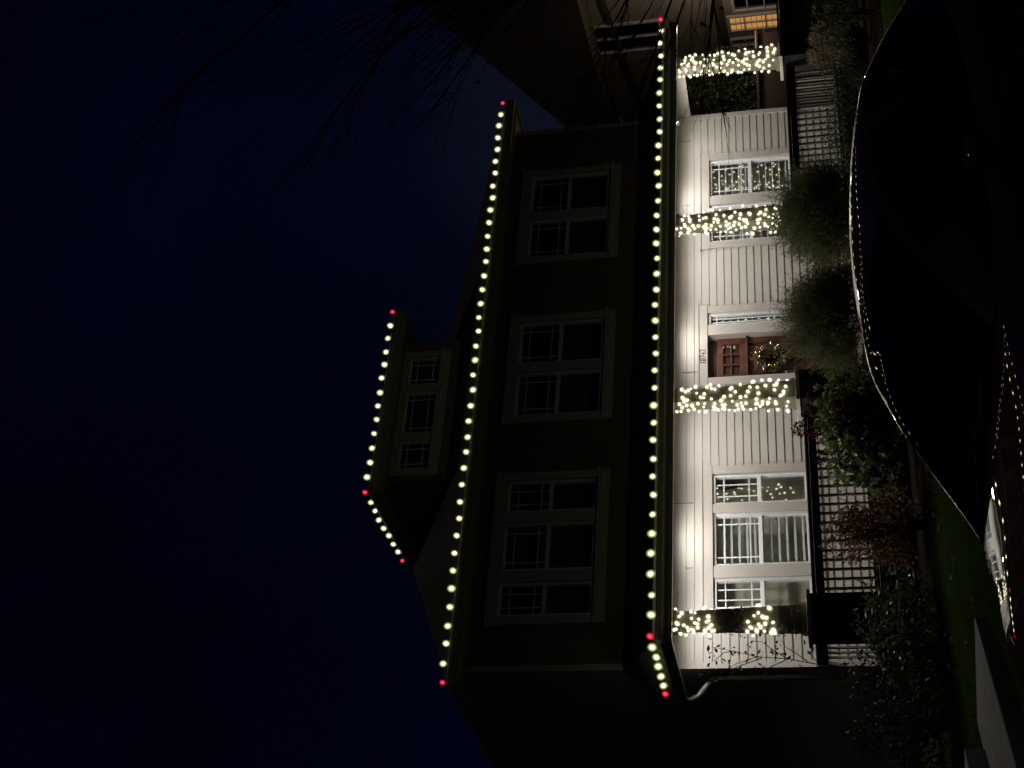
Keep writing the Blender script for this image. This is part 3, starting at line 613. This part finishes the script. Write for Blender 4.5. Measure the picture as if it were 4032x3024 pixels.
bc = onY(3500, 2470, 16.6); shrub('laurel_shrub', (bc.x, 16.6, .72), (.85, .55, .62), 2100, .085, M['leafg'], 'glossy dark green shrub below the corner pier', 'glossy shrubs at the corner of the lot', .42, 10, lumps=18)
bc = onY(3590, 2650, 16.0); shrub('laurel_shrub', (bc.x, 16.0, .5), (.75, .5, .4), 1300, .085, M['leafg'], 'low glossy shrub beside the upper garden step', 'glossy shrubs at the corner of the lot', .42, 11)
bc = onY(3400, 2850, 16.4); shrub('laurel_shrub', (bc.x, 16.4, .85), (.95, .6, .8), 2600, .07, M['leafd'], 'big dark shrub at the edge of the lot beyond the garden steps', 'glossy shrubs at the corner of the lot', .5, 12, lumps=18)
# thin bare maple sapling in front of the lit corner wall
rng = np.random.default_rng(31); b0 = onY(3300, 2650, 17.3); t = thing('maple_sapling', (b0.x, 17.3, ground_z(17.3)), 'thin dark sapling with a few leaves against the lit corner wall', 'tree')
b = MB(); L_ = []
def limb(pts, r):
    pp = [onY(a, c, 17.3)+Vector((0, rng.uniform(-.04, .04), 0)) for a, c in pts]; b.tube(pp, r, 5, r*.4); return pp
b.tube([(b0.x+.02, 17.3, ground_z(17.3)-.02), onY(3400, 2640, 17.3), onY(3225, 2613, 17.3)], .016, 6, .011)
for pts in ([(3225, 2613), (3100, 2598), (2985, 2585), (2890, 2565), (2800, 2545)], [(3100, 2598), (3040, 2560), (3000, 2530), (2960, 2520)], [(2985, 2585), (2940, 2600), (2890, 2612), (2860, 2640)], [(3180, 2607), (3130, 2570), (3090, 2550), (3075, 2520)], [(2890, 2565), (2850, 2575), (2810, 2600)], [(3225, 2613), (3200, 2585), (3185, 2560)], [(3000, 2590), (2900, 2625), (2830, 2660), (2780, 2690)], [(3100, 2600), (3000, 2640), (2950, 2690)]):
    L_ += limb(pts, .007)[1:]
b.build('trunk', M['twig'], t)
C_ = np.array([np.array(p)+rng.normal(0, .075, 3) for p in L_ for k in range(5)]); V, Q = leaf_quads(rng, C_, .075, .5); cloud('leaves', V, Q, M['leafd'], t)
# right side planting
bc = onY(3205, 560, 17.3); shrub('boxwood', (bc.x, 17.3, .78), (1.2, .5, .52), 3600, .035, M['leafd'], 'grey green hedge plant below the railing of the double window', asp=.5, seed=14, lumps=22)
bc = onY(3270, 300, 17.0); shrub('boxwood', (bc.x, 17.0, .8), (.7, .5, .5), 2400, .045, M['leafd'], 'dark shrub below the end pier of the porch', asp=.4, seed=15, lumps=16)
bc = onY(3295, 170, 17.3); shrub('ornamental_grass', (bc.x, 17.3, .98), (.45, .35, .42), 1500, .10, M['leaft'], 'tan ornamental grass clump lit beside the end pier', asp=.14, seed=16, lumps=10, up=np.array([0, 0, .7]), cat='plant')
bc = onY(3330, 60, 16.2); shrub('willow_shrub', (bc.x, 16.2, .85), (.75, .5, .55), 1300, .09, M['leafd'], 'narrow leaved dark shrub at the edge of the neighbour lawn', asp=.22, seed=17)
# background evergreen between the end post and the house corner
p = onY(2850, 380, 24.0); t = shrub('evergreen_tree', (p.x, 24.0, 2.9), (1.5, 1.2, 2.1), 5200, .11, M['leafd'], 'dark leafy evergreen seen past the end of the porch', asp=.5, seed=18, cat='tree', lumps=26, stems=9)
p = onY(2990, 370, 22.6); t = thing('storage_bin', (p.x+.4, 22.6, .34), 'dark red lidded bin seen low behind the end of the porch', 'bin')
b = MB(); b.prism([(p.x-.9, 22.3, .34), (p.x+1.6, 22.3, .34), (p.x+1.6, 23.2, .34), (p.x-.9, 23.2, .34)], (0, 0, 2.0)); b.build('body', M['maroon'], t, bevel=.03)
b = MB(); b.box(p.x-.95, p.x+1.65, 22.25, 23.25, 2.345, 2.42); b.build('lid', M['maroon'], t, bevel=.02)
t = thing('wooden_fence', (23.3, 19.2, .34), 'dark wooden fence between the porch end and the neighbour house', 'fence'); b = MB(); x = 20.5
rnd = random.Random(2)
while x < 27: b.box(x, x+.138, 19.2+rnd.uniform(0, .006), 19.225, .36, 1.83+rnd.uniform(-.01, .01)); x += .145
b.build('boards', M['fence'], t); b = MB(); b.box(20.5, 27, 19.23, 19.28, 1.6, 1.69); b.box(20.5, 27, 19.23, 19.28, .6, .69); b.box(20.45, 27, 19.16, 19.27, 1.845, 1.88); b.build('rail', M['fence'], t)

# ------------------------------------------------------------------ neighbour house (turned 24 degrees, beyond the fence)
NA = math.radians(26); nd = Vector((math.sin(NA), math.cos(NA), 0)); nn_ = Vector((-nd.y, nd.x, 0)); NP = deep(2750, 60, 35); NP.z = .34
t = thing('neighbour_house', NP, 'beige neighbour house with a dark gable roof and an amber lit window', 'house'); NH = t
def nplane(px, py):
    d_ = ray(px, py); k = (NP-EYE).dot(nn_)/d_.dot(nn_); q = EYE+d_*k; return (q-NP).dot(nd), q.z
def nbox(mb, s0, s1, o0, o1, za, zb):
    a = [NP+nd*s+nn_*o for s, o in ((s0, o0), (s1, o0), (s1, o1), (s0, o1))]; mb.prism([Vector((q.x, q.y, za)) for q in a], (0, 0, zb-za))
sE = nplane(2420, 500)[0]; b = MB(); nbox(b, -8, sE, -.3, 0, .3, 6.6); b.build('wall', M['nwall'], NH)
def nwin(px0, py0, px1, py1, lit, vb, hb):
    s0, za = nplane(px0, py0); s1, zb = nplane(px1, py1); s0, s1 = sorted((s0, s1)); za, zb = sorted((za, zb)); b = MB(); fr = .07
    nbox(b, s0-fr, s0, .0, .06, za-fr, zb+fr); nbox(b, s1, s1+fr, .0, .06, za-fr, zb+fr); nbox(b, s0, s1, .0, .06, za-fr, za); nbox(b, s0, s1, .0, .06, zb, zb+fr)
    for q in vb: x_ = s0+(s1-s0)*q; nbox(b, x_-.03, x_+.03, .01, .05, za, zb)
    for q in hb: z_ = za+(zb-za)*q; nbox(b, s0, s1, .012, .048, z_-.016, z_+.016)
    o = b.build('window', M['nwhite'], NH); b = MB(); nbox(b, s0, s1, .004, .009, za, zb); b.build('pane', M['litroom'] if lit else M['carglass'], o)
    if lit:
        b = MB()
        for k_ in range(1, 9): z_ = za+(zb-za)*k_/9; nbox(b, s0, s1, .0095, .013, z_-.006, z_+.006)
        b.build('blind', M['ntrim'], o)
nwin(2880, 115, 3060, 45, True, (.5,), (.25, .7)); nwin(2880, -60, 3060, 18, False, (.5,), (.3, .7)); nwin(2890, 175, 3060, 135, False, (), (.35,))
nwin(2365, 205, 2590, 78, False, (.5,), ())
s0, za = nplane(2850, 60); b = MB(); nbox(b, -8, sE+.05, .0, .09, za-.02, za+.16); b.build('trim', M['ntrim'], NH)
s0, za = nplane(2600, 60)
# gable roof plane over the wall, its eave towards us
ra = nplane(1960, 10); rb = nplane(2370, 505)
def npt(s, o, z): return NP+nd*s+nn_*o+Vector((0, 0, z-NP.z))
b = MB(); b.prism([npt(rb[0]+.3, 1.0, rb[1]-.5), npt(rb[0]-.2, 1.0, rb[1]-.05), npt(ra[0]-2.5, 1.0, ra[1]+1.2), npt(ra[0]-2.5, 1.0, ra[1]-2.2)], -nn_*8); b.build('roof', M['ntrim'], NH)
b = MB(); s_, z_ = nplane(2660, 70); nbox(b, -8, sE+.02, .0, .05, z_+1.5, z_+1.62); b.build('belt_board', M['ntrim'], NH)
# lamp above the neighbour's garage door, out of sight past the picture edge, is the place's own wall light
lp = npt(-2.6, 1.3, 2.9); li = bpy.data.lights.new('wall_lamp', 'POINT'); li.energy = 85; li.color = (1, .80, .60); li.shadow_soft_size = .08
lo = bpy.data.objects.new('wall_lamp', li); COL.objects.link(lo); lo.parent = NH; lo.location = lp-NP

# ------------------------------------------------------------------ street tree at the right
rng = np.random.default_rng(41); TB = Vector((7.45, 5.55, -.03)); t = thing('street_tree', (TB.x, TB.y, ground_z(5)), 'bare street tree with long thin twigs hanging into the upper view', 'tree')
b = MB(); b.tube([TB+Vector((0, 0, -.05)), TB+Vector((.05, 0, 1.2)), TB+Vector((0, .08, 2.6)), TB+CR*.12+Vector((0, 0, 3.6)), TB+CR*.5+Vector((0, 0, 4.8)), TB+CR*1.1+Vector((0, 0, 6.0))], .13, 10, .02); b.build('trunk', M['bark'], t, smooth=True)
left = -CR; b = MB(); tips = []
def grow(p, d, ln, r, lev):
    n = 9; pts = [p]; d = d.normalized()
    for i in range(n):
        d = (d+Vector(rng.normal(0, .035, 3))+Vector((0, 0, .02-.035*i/n*(1 if lev else .5)))).normalized(); p = p+d*ln/n; pts.append(p)
    b.tube(pts, r, 5 if lev < 2 else 4, r*.3)
    if lev < 3:
        for k in range((5, 4, 2)[lev]):
            i = int(rng.integers(2, n)); a = Vector(rng.normal(0, .24, 3)); grow(pts[i], (d+a+left*.08), ln*rng.uniform(.4, .7), r*.5, lev+1)
    else: tips.append(p)
    tips.append(p)
for k in range(21):
    low_ = k > 14
    z = rng.uniform(1.9, 2.9) if low_ else rng.uniform(1.9, 4.6); st_p = TB+Vector((-.02, .05, z))
    dirv = (left*rng.uniform(.7, 1.0)+Vector((0, 0, rng.uniform(.05, .4)))) if low_ else (left*rng.uniform(.28, .75)+Vector((0, 0, rng.uniform(.75, 1.0))))
    grow(st_p, dirv+CF*rng.uniform(-.3, .3), rng.uniform(.8, 1.3) if low_ else rng.uniform(.9, 1.75), (rng.uniform(.005, .009) if low_ else rng.uniform(.006, .013)), 0)
b.build('branches', M['twig'], t)
C_ = np.array([np.array(p) for p in tips]); C_ = C_[rng.permutation(len(C_))[:30]]; V, Q = leaf_quads(rng, C_, .055, .8, np.array([0, 0, -.6])); cloud('leaves', V, Q, M['redleaf'], t)

# ------------------------------------------------------------------ the dark red car in front of the camera
def pchip(xs, ys, x):
    xs = np.array(xs, float); ys = np.array(ys, float); h = np.diff(xs); dl = np.diff(ys)/h; m_ = np.zeros_like(ys)
    for i in range(1, len(xs)-1):
        if dl[i-1]*dl[i] > 0: w1 = 2*h[i]+h[i-1]; w2 = h[i]+2*h[i-1]; m_[i] = (w1+w2)/(w1/dl[i-1]+w2/dl[i])
    m_[0] = dl[0]; m_[-1] = dl[-1]
    i = int(np.clip(np.searchsorted(xs, x)-1, 0, len(xs)-2)); tt = (x-xs[i])/h[i]; t2 = tt*tt; t3 = t2*tt
    return float((2*t3-3*t2+1)*ys[i]+(t3-2*t2+tt)*h[i]*m_[i]+(-2*t3+3*t2)*ys[i+1]+(t3-t2)*h[i]*m_[i+1])
CAZ = math.radians(-100); cf = Vector((math.sin(CAZ), math.cos(CAZ), 0)); cr = Vector((cf.y, -cf.x, 0))
HD = deep(3392, 1200, 6.3); GZ = HD.z-1.40
car = thing('parked_car', (HD.x, HD.y, GZ), 'dark red parked car in the foreground with house lights mirrored in its bonnet', 'car')
car.rotation_euler = (0, 0, math.atan2(cf.y, cf.x)); ORG[car.name] = Vector((0, 0, 0))
# local frame: x forward, y to the left, z up
RX = [-1.85, -1.55, -1.2, -.85, -.45, -.1, .15, .45, .78]; RZ = [.99, 1.12, 1.28, 1.39, 1.425, 1.405, 1.335, 1.18, .985]
BELT = .95
def roofz(x): return pchip(RX, RZ, x)
def cw(x): return pchip([-1.9, -1.2, -.4, .3, .85], [.60, .72, .76, .75, .70], x)
def tw(x): return pchip([-1.9, -1.2, -.4, .1, .85], [.50, .55, .57, .57, .62], x)
NXc, NTc = 90, 36
def cab(i, j):
    x = -1.85+2.63*i/NXc; s = j/NTc*2-1; a = 1-abs(s); zc = roofz(x); w0, w1 = cw(x), tw(x); bz = min(BELT, zc-.02)
    hgt = zc-bz; k_ = min(1, hgt/.4)
    key = [(w0, bz), ((w0+w1)/2+.03, bz+hgt*.47), (w1+.02, zc-.085*k_), (w1-.025, zc-.052*k_), (w1*.74, zc-.026*k_), (w1*.38, zc-.007*k_), (0, zc)]
    u_ = [0, 1/6, 2/6, 3/6, 4/6, 5/6, 1]; q = [pchip(u_, [k[0] for k in key], a), pchip(u_, [k[1] for k in key], a)]
    bow = .10*(1-(q[0]/w0)**2)*max(0, (x-.1)/.68)   # the windscreen bows forward
    return (x+bow, q[0]*(1 if s < 0 else -1), q[1])
grid = [[cab(i, j) for j in range(NTc+1)] for i in range(NXc+1)]
regions = {'roof': [], 'windscreen': [], 'rear_window': [], 'side_window': []}
for i in range(NXc):
    x = -1.85+2.63*(i+.5)/NXc
    for j in range(NTc):
        s = abs((j+.5)/NTc*2-1)
        if s > .62:  # flank
            if -1.25 < x < .33 and s > .68 and not (-.56 < x < -.46) and roofz(x)-BELT > .2: regions['side_window'].append((i, j))
            else: regions['roof'].append((i, j))
        elif x > .06 and s < .50: regions['windscreen'].append((i, j))
        elif -1.72 < x < -.98 and s < .46: regions['rear_window'].append((i, j))
        else: regions['roof'].append((i, j))
for nm, qs in regions.items():
    mb = MB(); idx = {}
    def vi(i, j):
        if (i, j) not in idx: idx[(i, j)] = len(mb.v); mb.v.append(grid[i][j])
        return idx[(i, j)]
    for i, j in qs: mb.f.append([vi(i, j), vi(i, j+1), vi(i+1, j+1), vi(i+1, j)]); mb.mi.append(0)
    if nm == 'side_window':
        for sgn in (1, -1):
            m2 = MB(); keep = [k for k, f in enumerate(mb.f) if (mb.v[f[0]][1] > 0) == (sgn > 0)]; used = {}
            for k in keep:
                ff = []
                for v_ in mb.f[k]:
                    if v_ not in used: used[v_] = len(m2.v); m2.v.append(mb.v[v_])
                    ff.append(used[v_])
                m2.f.append(ff); m2.mi.append(0)
            m2.build('side_window', M['carglass'], car, smooth=True, local=True)
    else: mb.build(nm, M['carpaint'] if nm == 'roof' else M['carglass'], car, smooth=True, local=True)
# lower body
BX = [-2.25, -2.2, -2.0, -1.7, -1.0, 0, .7, 1.2, 1.6, 1.82, 1.93]; BT = [.62, .78, .93, .985, .97, .965, .985, .962, .91, .83, .62]; BW = [.60, .70, .80, .86, .89, .89, .88, .86, .81, .72, .60]
def body(i, j, n=100, mth=40):
    x = -2.25+4.18*i/n; s = j/mth*2-1; a = 1-abs(s); zt = pchip(BX, BT, x); w_ = pchip(BX, BW, x)
    key = [(w_*.86, .17), (w_*.97, .28), (w_*1.0, .52), (w_*.985, zt-.22), (w_*.955, zt-.10), (w_*.86, zt-.034), (w_*.62, zt-.012), (w_*.3, zt-.001), (0, zt+.002)]
    u_ = np.linspace(0, 1, len(key)); return (x, (1 if s < 0 else -1)*pchip(u_, [k[0] for k in key], a), pchip(u_, [k[1] for k in key], a))
bm_ = MB(); bm_.v = [body(i, j) for i in range(101) for j in range(41)]
for i in range(100):
    x = -2.25+4.18*(i+.5)/100
    for j in range(40):
        z_ = body(i, j)[2]; s = abs((j+.5)/40*2-1)
        if s > .6 and any((x-wx)**2+(z_-.31)**2 < .345**2 for wx in (1.28, -1.42)): continue
        bm_.f.append([i*41+j, i*41+j+1, (i+1)*41+j+1, (i+1)*41+j]); bm_.mi.append(0)
bo = bm_.build('body', M['carpaint'], car, smooth=True, local=True)
mb = MB(); mb.v = [body(0, j) for j in range(41)]; mb.f = [list(range(41))]; mb.mi = [0]; mb.build('rear_bumper', M['carpaint'], car, local=True)
mb = MB(); mb.v = [body(100, j) for j in range(41)]; mb.f = [list(range(41))[::-1]]; mb.mi = [0]; mb.build('front_bumper', M['carpaint'], car, local=True)
mb = MB(); mb.box(-2.1, 1.8, -.7, .7, .18, .24); mb.box(-1.7, .6, -.72, .72, .24, .9); mb.build('cabin_floor', M['black'], car, local=True)
for wx in (1.28, -1.42):
    for sy in (1, -1):
        mb = MB(); k = 28; prof = [(.20, -.1), (.29, -.1), (.315, -.08), (.32, 0), (.315, .08), (.29, .1), (.20, .1)]
        mb.v = [(wx+r_*math.cos(2*math.pi*q/k), sy*.76+o_y, .32+r_*math.sin(2*math.pi*q/k)) for r_, o_y in prof for q in range(k)]
        mb.f = [[a_*k+q, a_*k+(q+1) % k, (a_+1)*k+(q+1) % k, (a_+1)*k+q] for a_ in range(len(prof)-1) for q in range(k)]; mb.mi = [0]*len(mb.f)
        wo = mb.build('wheel', M['rubber'], car, smooth=True, local=True)
        mb = MB(); mb.v = [(wx+r_*math.cos(2*math.pi*q/k), sy*(.76+o_y), .32+r_*math.sin(2*math.pi*q/k)) for r_, o_y in ((.205, .09), (.19, .06), (.07, .05), (.05, .07), (.001, .075)) for q in range(k)]
        mb.f = [[a_*k+q, a_*k+(q+1) % k, (a_+1)*k+(q+1) % k, (a_+1)*k+q] for a_ in range(4) for q in range(k) if not (a_ == 1 and q % 4 == 0)]; mb.mi = [0]*len(mb.f)
        mb.build('rim', M['steel'], wo, smooth=True, local=True)
for sy in (1, -1):
    mb = MB(); mb.ball((0, 0, 0), 1, 16, 10); mb.v = [(.12+x*.075, sy*.86+y*.09, .96+z*.06) for x, y, z in mb.v]; mb.build('mirror', M['carpaint'], car, smooth=True, local=True)
    mb = MB(); mb.ball((0, 0, 0), 1, 16, 10); mb.v = [(1.70+x*.16, sy*.60+y*.14, .68+z*.075) for x, y, z in mb.v]; mb.build('headlight', M['lens'], car, smooth=True, local=True)
    mb = MB(); mb.box(-.32, -.14, min(sy*.885, sy*.915), max(sy*.885, sy*.915), .80, .825); mb.build('door_handle', M['carpaint'], car, bevel=.008, local=True)
mb = MB()
for q0, q1 in ((-.35, .1), (.02, .5)): mb.tube([(.86, q0, .995), (.84, (q0+q1)/2, 1.01), (.80, q1, 1.02)], .008, 6)
mb.build('wiper', M['black'], car, local=True)
bpy.context.view_layer.update()
# a maple leaf lying on the car
dg = bpy.context.evaluated_depsgraph_get(); best = None
d_ = ray(3522, 290).normalized()
for o in car.children:
    if o.type != 'MESH': continue
    inv = o.matrix_world.inverted(); ok, loc, nor, _ = o.ray_cast(inv @ EYE, (inv.to_3x3() @ d_))
    if ok:
        wl = o.matrix_world @ loc; dist = (wl-EYE).length
        if best is None or dist < best[0]: best = (dist, wl, (o.matrix_world.to_3x3() @ nor).normalized())
def maple(name, c, nor, size, label, group=None, seed=0, m='redleaf'):
    t = thing(name, c, label, 'leaf', group); u_ = nor.orthogonal().normalized(); v_ = nor.cross(u_); rnd = random.Random(seed); a0 = rnd.uniform(0, 6.28)
    pts = []
    for i in range(20):
        a = a0+i*2*math.pi/20; lobe = (1.0, .45, .72, .40)[i % 4] if 1 < i < 19 else .28; pts.append(c+(u_*math.cos(a)+v_*math.sin(a))*size*lobe*rnd.uniform(.9, 1.05)+nor*(.004+rnd.uniform(0, .012)*lobe))
    b = MB(); n_ = len(pts); b.add(pts+[c+nor*.010], [(i, (i+1) % n_, n_) for i in range(n_)]); b.build('blade', M[m], t)
    b = MB(); b.tube([c+nor*.01, c+(u_*math.cos(a0)+v_*math.sin(a0))*size*1.3+nor*.012], size*.03, 4); b.build('stalk', M['redleaf'], t)
if best: maple('maple_leaf', best[1]+best[2]*.003, best[2], .075, 'orange maple leaf stuck on the dark red car', None, 3)
# fallen leaves on the lawn, picked out of the dark
rnd = random.Random(5)
for i in range(26):
    x, y = rnd.uniform(6.4, 9.6), rnd.uniform(12.2, 16.2); z = ground_z(y)+.06
    nor = Vector((rnd.uniform(-.4, .4), rnd.uniform(-.6, .1), 1)).normalized()
    maple('fallen_leaf', Vector((x, y, z)), nor, rnd.uniform(.035, .06), 'small curled leaf lying on the dark lawn', 'fallen leaves on the lawn', i, 'leaft')
